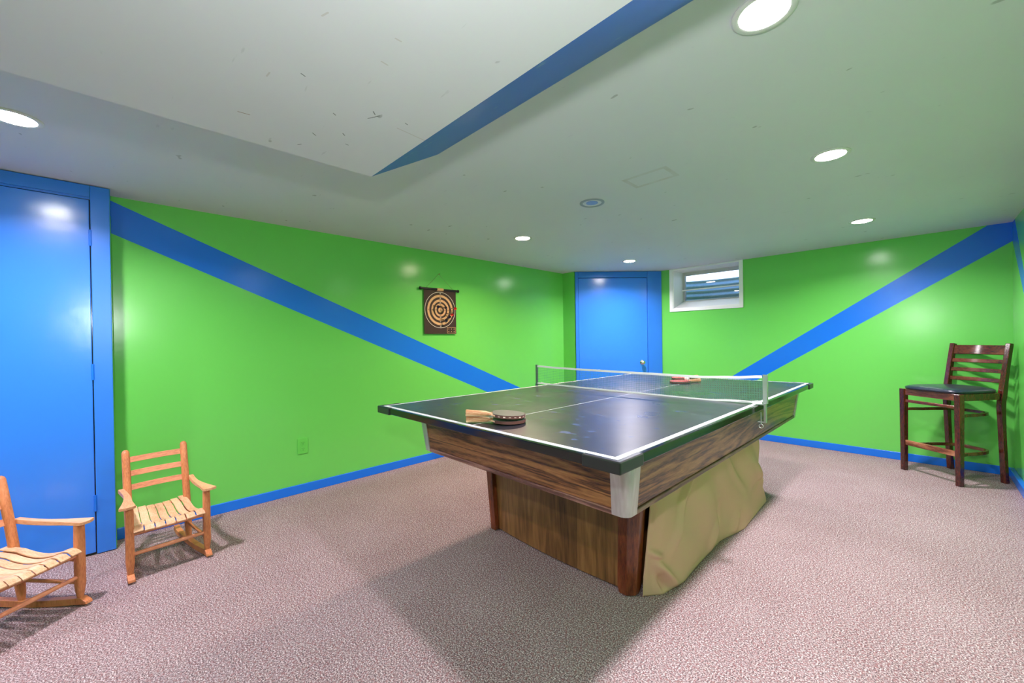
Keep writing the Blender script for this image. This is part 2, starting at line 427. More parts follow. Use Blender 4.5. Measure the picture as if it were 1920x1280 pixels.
# corrugated steel well outside the window
WOFF = (wx / 2, .36, 0)
n_a, n_z = 28, 60; rings = []
vs = []; fs = []
for i in range(n_z + 1):
    z = -.15 + .585 * i / n_z
    for j in range(n_a + 1):
        th = PI * j / n_a
        rr = .62 + .014 * math.sin(z * 2 * PI / .075)
        vs.append((math.cos(th) * rr * 1.05, math.sin(th) * rr * .62 + .02, z))
for i in range(n_z):
    for j in range(n_a):
        q = i * (n_a + 1) + j; fs.append((q, q + 1, q + n_a + 2, q + n_a + 1))
well = MB().add(vs, fs).build('well_wall', 'galvanised', w1, smooth=True, angle=80); well.location = WOFF
sd = well.modifiers.new('solid', 'SOLIDIFY'); sd.thickness = .003
MB().box(-.63, .63, .0, .42, -.20, -.15).build('gravel_bed', 'gravel', w1).location = WOFF

# ------------------------------------------------------------------ recessed ceiling lights
def downlight(x, y, label, warm=False, on=True):
    t = empty('recessed_light', (x, y, H))
    ring = MB(); R1, R2 = .083, .064
    prof = [(R1, 0), (R1, -.004), (R1 - .006, -.008), (R2, -.005), (R2, -.001)]
    n = 48; vs = []; fs = []
    for r, z in prof:
        for j in range(n): vs.append((r * math.cos(2 * PI * j / n), r * math.sin(2 * PI * j / n), z))
    for i in range(len(prof) - 1):
        for j in range(n): fs.append((i * n + j, i * n + (j + 1) % n, (i + 1) * n + (j + 1) % n, (i + 1) * n + j))
    ring.add(vs, fs).build('trim_ring', 'can_ring' if on else 'can_ring_dim', t, smooth=True, angle=50)
    r3 = R2 if on else .040
    lens = MB().lathe([(r3, -.0012), (r3, -.0030)], 48)
    lens.build('light_lens', ('lens_glow_warm' if warm else 'lens_glow') if on else 'lens_off', t)
    if not on:
        bf = MB(); vs = []; fs = []
        for r, z in [(R2, -.0032), (.041, -.0012)]:
            for j in range(n): vs.append((r * math.cos(2 * PI * j / n), r * math.sin(2 * PI * j / n), z))
        for j in range(n): fs.append((j, (j + 1) % n, n + (j + 1) % n, n + j))
        bf.add(vs, fs).build('baffle', 'can_ring', t, smooth=True)
    if label: tag(t, label, 'ceiling light', 'round recessed downlights in the ceiling')
    if on:
        ld = bpy.data.lights.new('downlight_bulb', 'AREA'); ld.shape = 'DISK'; ld.size = .11; ld.energy = LAMP_W
        ld.spread = math.radians(150); ld.color = (1, .70, .54) if warm else (1, .88, .95)
        lo = bpy.data.objects.new('downlight_bulb', ld); COL.objects.link(lo); lo.parent = t; lo.location = (0, 0, -.010)
    return t
downlight(3.211, 1.024, 'lit round recessed light nearest the camera, beside the dropped ceiling')
downlight(3.202, 2.314, 'lit recessed light in the middle of the right-hand row of three')
downlight(3.194, 4.008, 'lit recessed light at the far end of the right row, above the bar stool')
downlight(0.989, 2.316, 'warm orange glowing recessed light nearest the long green wall', warm=True)
downlight(1.089, 4.039, 'lit recessed light in front of the angled blue door')
downlight(0.947, -0.599, 'lit recessed light in front of the left blue closet door')
unseen = downlight(0.960, -2.15, None)      # added lamp out of view behind the camera, brightens the left side
unseen.name = 'added_downlight'; struct(unseen)
downlight(1.954, 2.002, 'small unlit bluish recessed light in the middle of the ceiling', on=False)

# ------------------------------------------------------------------ pool table with table tennis top
TX, TY, TH, TZ = 1.35684, 0.76512, -0.0112617, 0.83919
pt = empty('pool_table', (TX, TY, 0), TH)
tag(pt, 'wood-grain pool table with silver corner caps and a boxed pedestal, standing mid-room', 'pool table')
# apron (sides lean slightly inwards going down)
zb, zt = .594, .79
AL, AR, BN, BF = .128, 1.443, .19, 2.70
dw = .026
def apr(off, z): return [(AL - off, BN - off, z), (AR + off, BN - off, z), (AR + off, BF + off, z), (AL - off, BF + off, z)]
def side(i, name='apron_panel'):
    o0 = apr(0, zb); o1 = apr(dw, zt); j = (i + 1) % 4
    a0, a1, b0, b1 = Vector(o0[i]), Vector(o0[j]), Vector(o1[i]), Vector(o1[j])
    d = (a1 - a0).normalized(); nn = Vector((-d.y, d.x, 0)) * .02     # inward
    cut = d * .056
    p = [a0 + cut, a1 - cut, a1 - cut + nn, a0 + cut + nn, b0 + cut, b1 - cut, b1 - cut + nn, b0 + cut + nn]
    MB().hexa(p).build(name, 'rosewood', pt, bevel=.002)
    # lip along the foot of the apron
    z0 = zb - .021; o2 = apr(.004, z0)
    c0, c1 = Vector(o2[i]), Vector(o2[j])
    q = [c0 + cut, c1 - cut, c1 - cut + nn * 1.6, c0 + cut + nn * 1.6]
    top = [a0 + cut + Vector((0, 0, -.0005)) - nn * .25, a1 - cut + Vector((0, 0, -.0005)) - nn * .25, a1 - cut + nn * 1.6, a0 + cut + nn * 1.6]
    MB().hexa(q + top).build('apron_lip', 'rosewood_lip', pt, bevel=.003)
for i in range(4): side(i)
# silver corner caps, rounded
def cap_poly(cx_, cy_, sx, sy, r, arm, z, grow=0):
    """outer rounded corner pointing (sx, sy)"""
    pts = []
    pts.append((cx_ - sx * arm, cy_ + sy * grow))
    for q in range(9):
        t = PI / 2 * q / 8
        px_ = cx_ + sx * (grow - r + r * math.sin(t)); py_ = cy_ + sy * (grow - r + r * math.cos(t))
        pts.append((px_, py_))
    pts.append((cx_ + sx * grow, cy_ - sy * arm))
    pts.append((cx_ - sx * (.012), cy_ - sy * arm)); pts.append((cx_ - sx * .03, cy_ - sy * .03)); pts.append((cx_ - sx * arm, cy_ - sy * .012))
    return [(x, y, z) for x, y in pts]
for sx, sy in ((1, -1), (-1, -1), (1, 1), (-1, 1)):
    cx0 = AR if sx > 0 else AL; cy0 = BF if sy > 0 else BN
    r0 = cap_poly(cx0, cy0, sx, sy, .032, .060, zb - .019, .004)
    r1 = cap_poly(cx0 + sx * dw, cy0 + sy * dw, sx, sy, .036, .076, zt, .004)
    MB().loft([r0, r1]).build('corner_cap', 'brushed_cap', pt, smooth=True, angle=25)
# rails and bed under the loose top
ra = MB(); i0 = .03
def ringbox(mb, x0, x1, y0, y1, w, z0, z1):
    mb.box(x0, x1, y0, y0 + w, z0, z1); mb.box(x0, x1, y1 - w, y1, z0, z1); mb.box(x0, x0 + w, y0 + w, y1 - w, z0, z1); mb.box(x1 - w, x1, y0 + w, y1 - w, z0, z1)
ringbox(ra, AL + .03, AR - .03, BN + .03, BF - .03, .09, .70, .8025)
ra.build('cushion_rail', 'green_felt', pt, bevel=.004)
MB().box(AL + .12, AR - .12, BN + .12, BF - .12, .70, .765).build('playing_bed', 'green_felt', pt)
# pedestal
PA0, PA1, PB0, PB1 = .19, 1.222, .60, 2.33
def post(sx, sy):
    xo = PA1 if sx > 0 else PA0; yo = PB1 if sy > 0 else PB0
    def sec(z, gx, gy, s=1):
        c = .038 * s; w = .085 * s; n_ = .012
        P = [(0, -w), (0, -c), (-c, 0), (-w, 0), (-w, -.07 * s), (-.055 * s, -w)]
        return [(xo + sx * (x + gx), yo + sy * (y + gy), z) for x, y in P]
    MB().loft([sec(.004, -.004, -.004, .80), sec(.035, 0, 0, .94), sec(.585, .042, .02, 1.12)]).build('pedestal_post', 'mahogany_post', pt, bevel=.003)
for sx, sy in ((1, -1), (-1, -1), (1, 1), (-1, 1)): post(sx, sy)
def bowed(x0, x1, y, bow, sgn, x0t, x1t, dyt):
    vs = []; n = 20; fs = []
    for zi, z in ((0, .012), (1, .585)):
        for k_ in range(n + 1):
            u = k_ / n; xa = x0 + (x1 - x0) * u if zi == 0 else x0t + (x1t - x0t) * u
            yy = y + sgn * (bow * (1 - (2 * u - 1) ** 2) + (dyt if zi else 0))
            vs.append((xa, yy, z)); vs.append((xa, yy - sgn * .02, z))
    m_ = 2 * (n + 1)
    for k_ in range(n):
        q = 2 * k_
        fs += [(q, q + 2, q + 2 + m_, q + m_), (q + 1, q + 3, q + 3 + m_, q + 1 + m_), (q, q + 2, q + 3, q + 1), (q + m_, q + 2 + m_, q + 3 + m_, q + 1 + m_)]
    fs += [(0, 1, 1 + m_, m_), (m_ - 2, m_ - 1, 2 * m_ - 1, 2 * m_ - 2)]
    return MB().add(vs, fs)
bowed(PA0 + .05, PA1 - .05, PB0 + .035, .025, -1, PA0 + .01, PA1 - .01, .02).build('pedestal_end_panel', 'plank_panel', pt, smooth=True)
bowed(PA0 + .05, PA1 - .05, PB1 - .035, .025, 1, PA0 + .01, PA1 - .01, .02).build('pedestal_end_panel', 'plank_panel', pt, smooth=True)
MB().hexa([(PA1 - .045, PB0 + .07, .012), (PA1 - .025, PB0 + .07, .012), (PA1 - .025, PB1 - .07, .012), (PA1 - .045, PB1 - .07, .012),
           (PA1 - .005, PB0 + .06, .585), (PA1 + .012, PB0 + .06, .585), (PA1 + .012, PB1 - .06, .585), (PA1 - .005, PB1 - .06, .585)]).build('pedestal_side_panel', 'plank_panel', pt)
MB().hexa([(PA0 + .025, PB0 + .07, .012), (PA0 + .045, PB0 + .07, .012), (PA0 + .045, PB1 - .07, .012), (PA0 + .025, PB1 - .07, .012),
           (PA0 - .012, PB0 + .06, .585), (PA0 + .005, PB0 + .06, .585), (PA0 + .005, PB1 - .06, .585), (PA0 - .012, PB1 - .06, .585)]).build('pedestal_side_panel', 'plank_panel', pt)
MB().box(AL + .02, AR - .02, BN + .02, BF - .02, .586, .606).build('under_board', 'mahogany_post', pt)

tt = empty('table_tennis_board', (TX, TY, TZ - .035), TH)
tag(tt, 'dark table tennis top with white border line lying on the pool table', 'table tennis table')
surf = MB().box(.0, TAB_A, .0, TAB_B, .001, .035).build('playing_surface', 'playing_surface', tt)
ed = MB(); ringbox(ed, -.020, TAB_A + .020, -.020, TAB_B + .020, .0198, .001, .034)
ed.build('edge_banding', 'black_edge', tt, bevel=.004)
def guard(sx, sy):
    x = TAB_A + .020 if sx > 0 else -.020; y = TAB_B + .020 if sy > 0 else -.020
    g = MB(); a_ = .135; w = .024; t = .005; z0, z1 = -.003, .0365
    P = [(t, t), (-a_, t), (-a_, -w * .75), (-w * .75, -w * .75), (-w * .75, -a_), (t, -a_)]
    P = [(x + sx * p, y + sy * q) for p, q in P]
    g.prism(P, z0, z1)
    g.build('corner_guard', 'black_guard', tt, bevel=.005, seg=3)
for sx, sy in ((1, -1), (-1, -1), (1, 1), (-1, 1)): guard(sx, sy)

# ------------------------------------------------------------------ net
nt = empty('table_tennis_net', (TX, TY, TZ), TH)
tag(nt, 'white-taped table tennis net clamped across the middle of the dark top', 'net')
NB = 1.37; NL, NR = -.062, 1.556
tops = [(-.055, .157), (.18, .150), (.475, .1465), (.854, .1430), (1.229, .1400), (1.42, .147), (1.556, .157)]
bots = [(-.055, .018), (.20, .014), (.426, .0125), (.852, .0090), (1.08, .0075), (1.25, .0070), (1.43, .016), (1.556, .017)]
def interp(tab, x):
    for (x0, z0), (x1, z1) in zip(tab, tab[1:]):
        if x <= x1:
            u = (x - x0) / (x1 - x0); u = max(0, u); u = u * u * (3 - 2 * u); return z0 + (z1 - z0) * u
    return tab[-1][1]
xs = [NL + (NR - NL) * i / 60 for i in range(61)]
def tape(tab, h, name):
    MB().bar([(x, NB + .003 * math.sin(x * 9), interp(tab, x) - h / 2) for x in xs], .0035, h).build(name, 'net_tape', nt, smooth=True)
tape(tops, .014, 'top_tape'); tape(bots, .011, 'bottom_tape')
mesh_ = MB(); nv = 135; nh = 10; r_ = .00045
for i in range(nv + 1):
    x = NL + (NR - NL) * i / nv; y = NB + .003 * math.sin(x * 9)
    mesh_.box(x - r_, x + r_, y - r_, y + r_, interp(bots, x) - .004, interp(tops, x) - .010)
for j in range(1, nh):
    f = j / nh
    mesh_.bar([(x, NB + .003 * math.sin(x * 9), (interp(bots, x) - .004) * (1 - f) + (interp(tops, x) - .012) * f) for x in xs], 2 * r_, 2 * r_)
mesh_.build('net_mesh', 'net_cord', nt)
def net_post(x, s, dark):
    mt = 'dark_steel' if dark else 'steel'
    p = MB()
    p.box(x - .010, x + .010, NB - .0020, NB + .0005, .008, .162)        # U-shaped channel
    p.box(x + s * .0085, x + s * .0105, NB - .002, NB + .018, .008, .162)
    p.box(x - s * .0105, x - s * .0085, NB - .002, NB + .006, .008, .162)
    p.build('net_post', mt, nt, bevel=.0006)
    c = MB(); xi = x - s * .030
    c.box(min(x - s * .004, x + s * .006), max(x - s * .004, x + s * .006), NB - .012, NB + .012, -.092, .010)
    c.box(min(xi - s * .012, x), max(xi - s * .012, x), NB - .012, NB + .012, .0005, .004)
    c.box(min(xi - s * .004, x), max(xi - s * .004, x), NB - .012, NB + .012, -.092, -.089)
    c.build('clamp', mt, nt, bevel=.0006)
    sc = MB(); xx = x - s * .018; 
    sc.tube([(xx, NB - .006, -.100), (xx, NB - .006, -.038)], .003, 10)
    pts = [(xx + .010 * math.sin(t_ * 2 * PI / 16), NB - .006, -.111 - .010 * math.cos(t_ * 2 * PI / 16)) for t_ in range(17)]
    sc.tube(pts, .002, 8)
    sc.build('clamp_screw', mt, nt, smooth=True)
net_post(1.5705, 1, False); net_post(-.072, -1, True)
for x, s in ((1.49, 1), (.03, -1)):
    MB().tube([(x - s * .05, NB, .010), (x, NB - .004, .014), (x + s * .055, NB, .022)], .0015, 8).build('tension_cord', 'net_tape', nt, smooth=True)

# ------------------------------------------------------------------ paddles and ball
def paddle(loc, rz, tilt, rubber, label, group, roll=0, tapecol='paddle_tape', marks=True, thick=True):
    """local +x from handle butt to blade tip; lying flat"""
    p = bpy.data.objects.new('table_tennis_paddle', None); COL.objects.link(p)
    p.location = loc; p.rotation_mode = 'XYZ'; p.rotation_euler = (roll, tilt, rz)
    out = []
    n = 44; a, b_ = .079, .0755; cx_ = .262 - a
    for i in range(n):
        t = 2 * PI * i / n; x = cx_ + a * math.cos(t); y = b_ * math.sin(t)
        if x < cx_ - .45 * a:
            u = (cx_ - .45 * a - x) / (.55 * a); y = math.copysign(max(abs(y) * (1 - .12 * u), .016 + .022 * (1 - u)), math.sin(t) if abs(math.sin(t)) > 1e-6 else 1)
        out.append((x, y))
    MB().prism(out, .0025, .0085).build('blade', 'paddle_wood', p, smooth=True)
    rb = []
    for x, y in out:
        x2 = max(x, cx_ - .83 * a)
        rb.append((cx_ + (x2 - cx_) * .985, y * .985))
    MB().prism(rb, .0087, .0125).build('rubber_sheet', rubber, p)
    MB().prism(rb, -.0015, .0023).build('rubber_sheet', rubber, p)
    # edge tape round the rim
    et = MB(); pts = []; m_ = 40
    for i in range(m_ + 1):
        t = -2.35 + 4.70 * i / m_
        pts.append((cx_ + (a + .0008) * math.cos(t), (b_ + .0008) * math.sin(t), .0055))
    et.bar(pts, .0012, .0125); et.build('edge_tape', tapecol, p, smooth=True)
    if marks:
        mk = MB()
        for i in range(-7, 8):
            t = i * .30
            mk.bar([(cx_ + (a + .0016) * math.cos(t + q), (b_ + .0016) * math.sin(t + q), .0055) for q in (-.06, 0, .06)], .0006, .0022 if i % 3 else .0050)
        mk.build('edge_tape_marks', 'tape_mark', p)
    h = MB(); ring = []
    for x, w, th in ((0, .0165, .0135), (.004, .0180, .0150), (.03, .0155, .0140), (.06, .0140, .0130), (.085, .0150, .0120), (.098, .0165, .0090), (.112, .026, .0045)):
        ring.append([(x, w * math.cos(2 * PI * j / 16), .0055 + th * math.copysign(abs(math.sin(2 * PI * j / 16)) ** .7, math.sin(2 * PI * j / 16))) for j in range(16)])
    h.loft(ring); h.build('handle', 'paddle_wood', p, smooth=True, angle=50)
    tag(p, label, 'paddle', group)
    return p
GR = 'table tennis paddles on the dark table top'
paddle((2.108, .780, TZ + .0118), math.radians(47), .030, 'black_rubber', 'lower of the two stacked dark paddles near the camera end, mostly hidden', 'stacked dark paddles', marks=False)
paddle((2.119, .768, TZ + .0430), math.radians(50.5), .070, 'black_rubber', 'upper of the two stacked dark paddles, pale handle, white marks along its edge tape', 'stacked dark paddles')
paddle((2.250, 3.075, TZ + .0118), math.radians(-122), .030, 'red_rubber', 'red paddle nearer the net, white ball resting on it, beyond the net', 'red paddles beyond the net', marks=False)
paddle((2.115, 3.38, TZ + .0118), math.radians(-115), .030, 'red_rubber', 'red paddle lying behind the one with the ball, beyond the net', 'red paddles beyond the net', marks=False)
bm = bmesh.new(); bmesh.ops.create_uvsphere(bm, u_segments=28, v_segments=16, radius=.02)
me = bpy.data.meshes.new('ball'); bm.to_mesh(me); bm.free(); me.materials.append(MATS['ball_white']); me.shade_smooth()
ball = bpy.data.objects.new('table_tennis_ball', me); COL.objects.link(ball); ball.location = (2.190, 2.962, TZ + .0362)
tag(ball, 'white table tennis ball resting on the red paddle beyond the net', 'ball')

# ------------------------------------------------------------------ tan fabric hanging from the pool table's long side
def cloth():
    bot = [(1.236, .655), (1.262, .690), (1.300, .741), (1.328, .901), (1.316, 1.127), (1.311, 1.444), (1.362, 1.726), (1.350, 2.018), (1.338, 2.353)]
    # smooth foot line
    def along(tab, u):
        d = [0]
        for (x0, y0), (x1, y1) in zip(tab, tab[1:]): d.append(d[-1] + math.hypot(x1 - x0, y1 - y0))
        q = u * d[-1]
        for i in range(len(tab) - 1):
            if q <= d[i + 1] + 1e-9:
                f = (q - d[i]) / (d[i + 1] - d[i]); f2 = f * f * (3 - 2 * f) * .35 + f * .65
                return tab[i][0] * (1 - f2) + tab[i + 1][0] * f2, tab[i][1] * (1 - f) + tab[i + 1][1] * f
        return tab[-1]
    nu, nv = 170, 80; vs = []; fs = []
    for j in range(nv + 1):
        v = j / nv
        for i in range(nu + 1):
            u = i / nu
            bx, by = along(bot, u)
            # top edge stapled under the apron
            ax = 1.272 + .085 * u; ay = .700 + (2.05 - .700) * u ** .97
            z = .556 * (1 - v)
            s = v ** 1.25
            x = ax * (1 - s) + bx * s
            y = ay * (1 - v) + by * v
            # hanging folds: broad, slanting towards the near foot, stronger low down
            amp = .020 * math.sin(PI * min(1, v * 1.05)) ** .6
            w = amp * (.55 * math.sin(2 * PI * (u * 2.3 + v * .55) + .4) + .35 * math.sin(2 * PI * (u * 4.1 - v * .9) + 1.2))
            def crease(u0, v0, u1, v1, width, depth):
                du, dv = u1 - u0, v1 - v0; L2 = du * du + dv * dv
                t = max(0, min(1, ((u - u0) * du + (v - v0) * dv) / L2))
                dd = math.hypot(u - u0 - du * t, (v - v0 - dv * t) * .55)
                return depth * math.exp(-(dd / width) ** 2) * (math.sin(PI * (t * .86 + .07)))
            w += crease(.30, .05, .10, .75, .022, .020)
            w += crease(.56, .02, .72, .62, .03, .014)
            w += crease(.44, .70, .36, 1.0, .018, .020)
            w += crease(.50, .62, .43, .98, .016, -.012)
            w += crease(.62, .75, .56, .98, .018, .014)
            w += crease(.03, .70, .12, .98, .018, .030)
            w += crease(.00, .62, .07, .72, .016, .018)
            w += crease(.06, .80, .075, 1.0, .012, -.024)
            w += crease(.86, .30, .92, .75, .03, .015)
            w += crease(.78, .70, .90, .55, .02, -.010)
            fade = min(1, u / .02) * (1 if v < .97 else max(0, (1 - v) / .03))
            x += w * fade * 1.5
            # far hem curls away
            if u > .95: x -= .02 * ((u - .95) / .05) ** 2
            x = max(x, 1.243 if y > .60 else x)
            vs.append((x, y, z + .001))
    for j in range(nv):
        for i in range(nu):
            q = j * (nu + 1) + i; fs.append((q, q + 1, q + nu + 2, q + nu + 1))
    o = MB().add(vs, fs).build('fabric_cover', 'tan_fabric', None, smooth=True, angle=180)
    o.location = (TX, TY, 0); o.rotation_euler = (0, 0, TH)
    sd = o.modifiers.new('solid', 'SOLIDIFY'); sd.thickness = .0015; sd.offset = 1
    tag(o, 'tan beige fabric draped down the long side of the pool table to the carpet', 'cloth')
cloth()

# ------------------------------------------------------------------ child's rocking chairs
def superring(cx_, cy_, z, w, d, p=3.0, n=20):
    r = []
    for j in range(n):
        t = 2 * PI * j / n; c, s_ = math.cos(t), math.sin(t)
        r.append((cx_ + w / 2 * math.copysign(abs(c) ** (2 / p), c), cy_ + d / 2 * math.copysign(abs(s_) ** (2 / p), s_), z))
    return r
def rocking_chair(label, loc, rz):
    """local: +y is forward, x across, origin on the floor under the seat"""
    t = empty('rocking_chair', loc, rz)
    tag(t, label, 'rocking chair', "children's wooden rocking chairs by the left blue door")
    WF, WB_ = .160, .130     # half widths front / back
    YFt, YBk = .150, -.110
    def rock_z(y): return .0015 + .105 * (y - .0) ** 2 * 2.4     # bottom curve of the rocker
    for s in (-1, 1):
        # rocker
        vs = MB(); n = 18; rings = []
        for i in range(n + 1):
            y = .192 - (.192 + .33) * i / n
            f = (.150 - y) / .26; xx = s * (WF + (WB_ - WF) * max(0, min(1.6, f)))
            zb_ = rock_z(y); h = .030
            if i == 0: rings.append([(xx - .014, y + .004, zb_ + .000), (xx + .014, y + .004, zb_), (xx + .014, y + .000, zb_ + .012), (xx - .014, y + .000, zb_ + .012)]); continue
            if i == 1: rings.append([(xx - .014, y, zb_), (xx + .014, y, zb_), (xx + .014, y, zb_ + h), (xx - .014, y, zb_ + h)]); continue
            rings.append([(xx - .014, y, zb_), (xx + .014, y, zb_), (xx + .014, y, zb_ + h), (xx - .014, y, zb_ + h)])
        vs.loft(rings).build('rocker', 'honey_wood', t, bevel=.002)
        # front leg, squarish, tapering at the foot
        x = s * WF; zl = rock_z(YFt) + .0305
        MB().loft([superring(x, YFt, zl, .022, .022, 2.4), superring(x, YFt, zl + .030, .030, .030, 2.6), superring(x, YFt, zl + .060, .0345, .034, 3.2),
                   superring(x, YFt, .30, .034, .033, 3.6), superring(x, YFt, .3765, .032, .031, 3.6)]).build('leg', 'honey_wood', t, smooth=True, angle=60)
        # back post: round, leaning back, domed top
        xb = s * WB_; z0 = rock_z(YBk) + .0300
        ring = []
        def bp(z): return (xb + s * .0 , YBk - .10 * ((z - z0) / (.605 - z0)) ** 1.25 if z > z0 else YBk, z)
        for z, r in ((z0, .012), (z0 + .03, .0155), (z0 + .07, .0175), (.25, .0180), (.42, .0180), (.590, .0172), (.600, .0140), (.606, .0070)):
            p = bp(z); ring.append([(p[0] + r * math.cos(2 * PI * j / 20), p[1] + r * math.sin(2 * PI * j / 20), p[2]) for j in range(20)])
        MB().loft(ring).build('back_post', 'honey_wood', t, smooth=True, angle=60)
        # arm: narrow behind, widening to a scooped pad in front
        zt_ = .383
        out = []; inn = []
        K = 12
        for i in range(K + 1):
            u = i / K; y = -.165 + (.178 + .165) * u
            wo = .012 + .030 * max(0, (u - .30) / .70) ** 1.6; wi = .012 + .010 * max(0, (u - .75) / .25)
            xc = WB_ + .026 + (WF - WB_ - .026) * min(1, u * 1.1)
            xc = xc - .010 * math.sin(PI * u)
            out.append((s * (xc + wo), y)); inn.append((s * (xc - wi), y))
        poly = out + [(s * (WF + .014), .190), (s * (WF - .010), .188)] + inn[::-1]
        lo = []; hi = []
        for x_, y_ in poly:
            zz = zt_ - .014 + .010 * ((.19 - y_) / .36) ** 1
            lo.append((x_, y_, zz + .0)); hi.append((x_, y_, zz + .0145))
        lo = [(x_, y_, max(z_, .3768)) for x_, y_, z_ in lo]; hi = [(x_, y_, z_ + .008) for x_, y_, z_ in hi]
        MB().loft([lo, hi]).build('arm', 'arm_wood', t, bevel=.0025)
        # side stretchers
        MB().tube([(s * WF, YFt, .105), (s * WB_, YBk - .004, .125)], .0085, 12).build('stretcher', 'honey_wood', t, smooth=True)
        MB().tube([(s * WF, YFt, .210), (s * WB_, YBk - .02, .235)], .0085, 12).build('seat_rail', 'honey_wood', t, smooth=True)
    # front and back dowels
    MB().tube([(-WF, YFt, .135), (0, YFt, .135), (WF, YFt, .135)], [.0090, .0105, .0090], 12).build('stretcher', 'honey_wood_across', t, smooth=True)
    MB().tube([(-WF, YFt - .002, .236), (0, YFt - .002, .236), (WF, YFt - .002, .236)], [.0085, .0095, .0085], 12).build('seat_rail', 'honey_wood_across', t, smooth=True)
    MB().tube([(-WB_, YBk - .006, .145), (WB_, YBk - .006, .145)], .0090, 12).build('stretcher', 'honey_wood_across', t, smooth=True)
    MB().tube([(-WB_, YBk - .045, .262), (WB_, YBk - .045, .262)], .0090, 12).build('seat_rail', 'honey_wood_across', t, smooth=True)
    # thin ladder slats in the back
    for z in (.398, .474, .550):
        y = YBk - .10 * ((z - .03) / .575) ** 1.25
        pts = [(-WB_ + .26 * i / 10, y - .012 * math.sin(PI * i / 10), z) for i in range(11)]
        MB().bar([(p[0] * 1.0, p[1], p[2]) for p in pts], .0055, .032, up=(0, -.28, 1)).build('back_slat', 'honey_wood_across', t, bevel=.0015)
    # seven S-curved seat slats running front to back
    for i in range(7):
        u = (i - 3) / 3.0
        sag = -.014 * (1 - u * u)
        rings = []
        for k_ in range(17):
            v = k_ / 16            # 0 front, 1 back
            y = .178 - .345 * v
            wf = .0380 * (1 - .16 * v); x = u * (.1290 - .022 * v)
            prof = .262 + .006 * math.sin(PI * min(1, v * 4.2)) * (v < .24) - .018 * math.sin(PI * max(0, min(1, (v - .14) / .62))) + .018 * max(0, (v - .45) / .55) ** 1.5
            if v < .07: prof -= .012 * (1 - v / .07) ** 1.5
            z = prof + sag * (.55 + .45 * v) * (1 if v < .93 else .95)
            th = .0060
            rings.append([(x - wf / 2, y, z), (x + wf / 2, y, z), (x + wf / 2, y, z + th), (x - wf / 2, y, z + th)])
        MB().loft(rings).build('seat_slat', 'pale_slat_wood', t, bevel=.0012)
    return t
# forward direction angle f -> rz = f - 90deg
rocking_chair("child's wooden rocking chair in full view, standing in front of the blue door frame", (.514, -.140, 0), math.radians(6 - 90))
rocking_chair("child's wooden rocking chair cut off by the left edge of the photo", (.752, -.672, 0), math.radians(41 - 90))

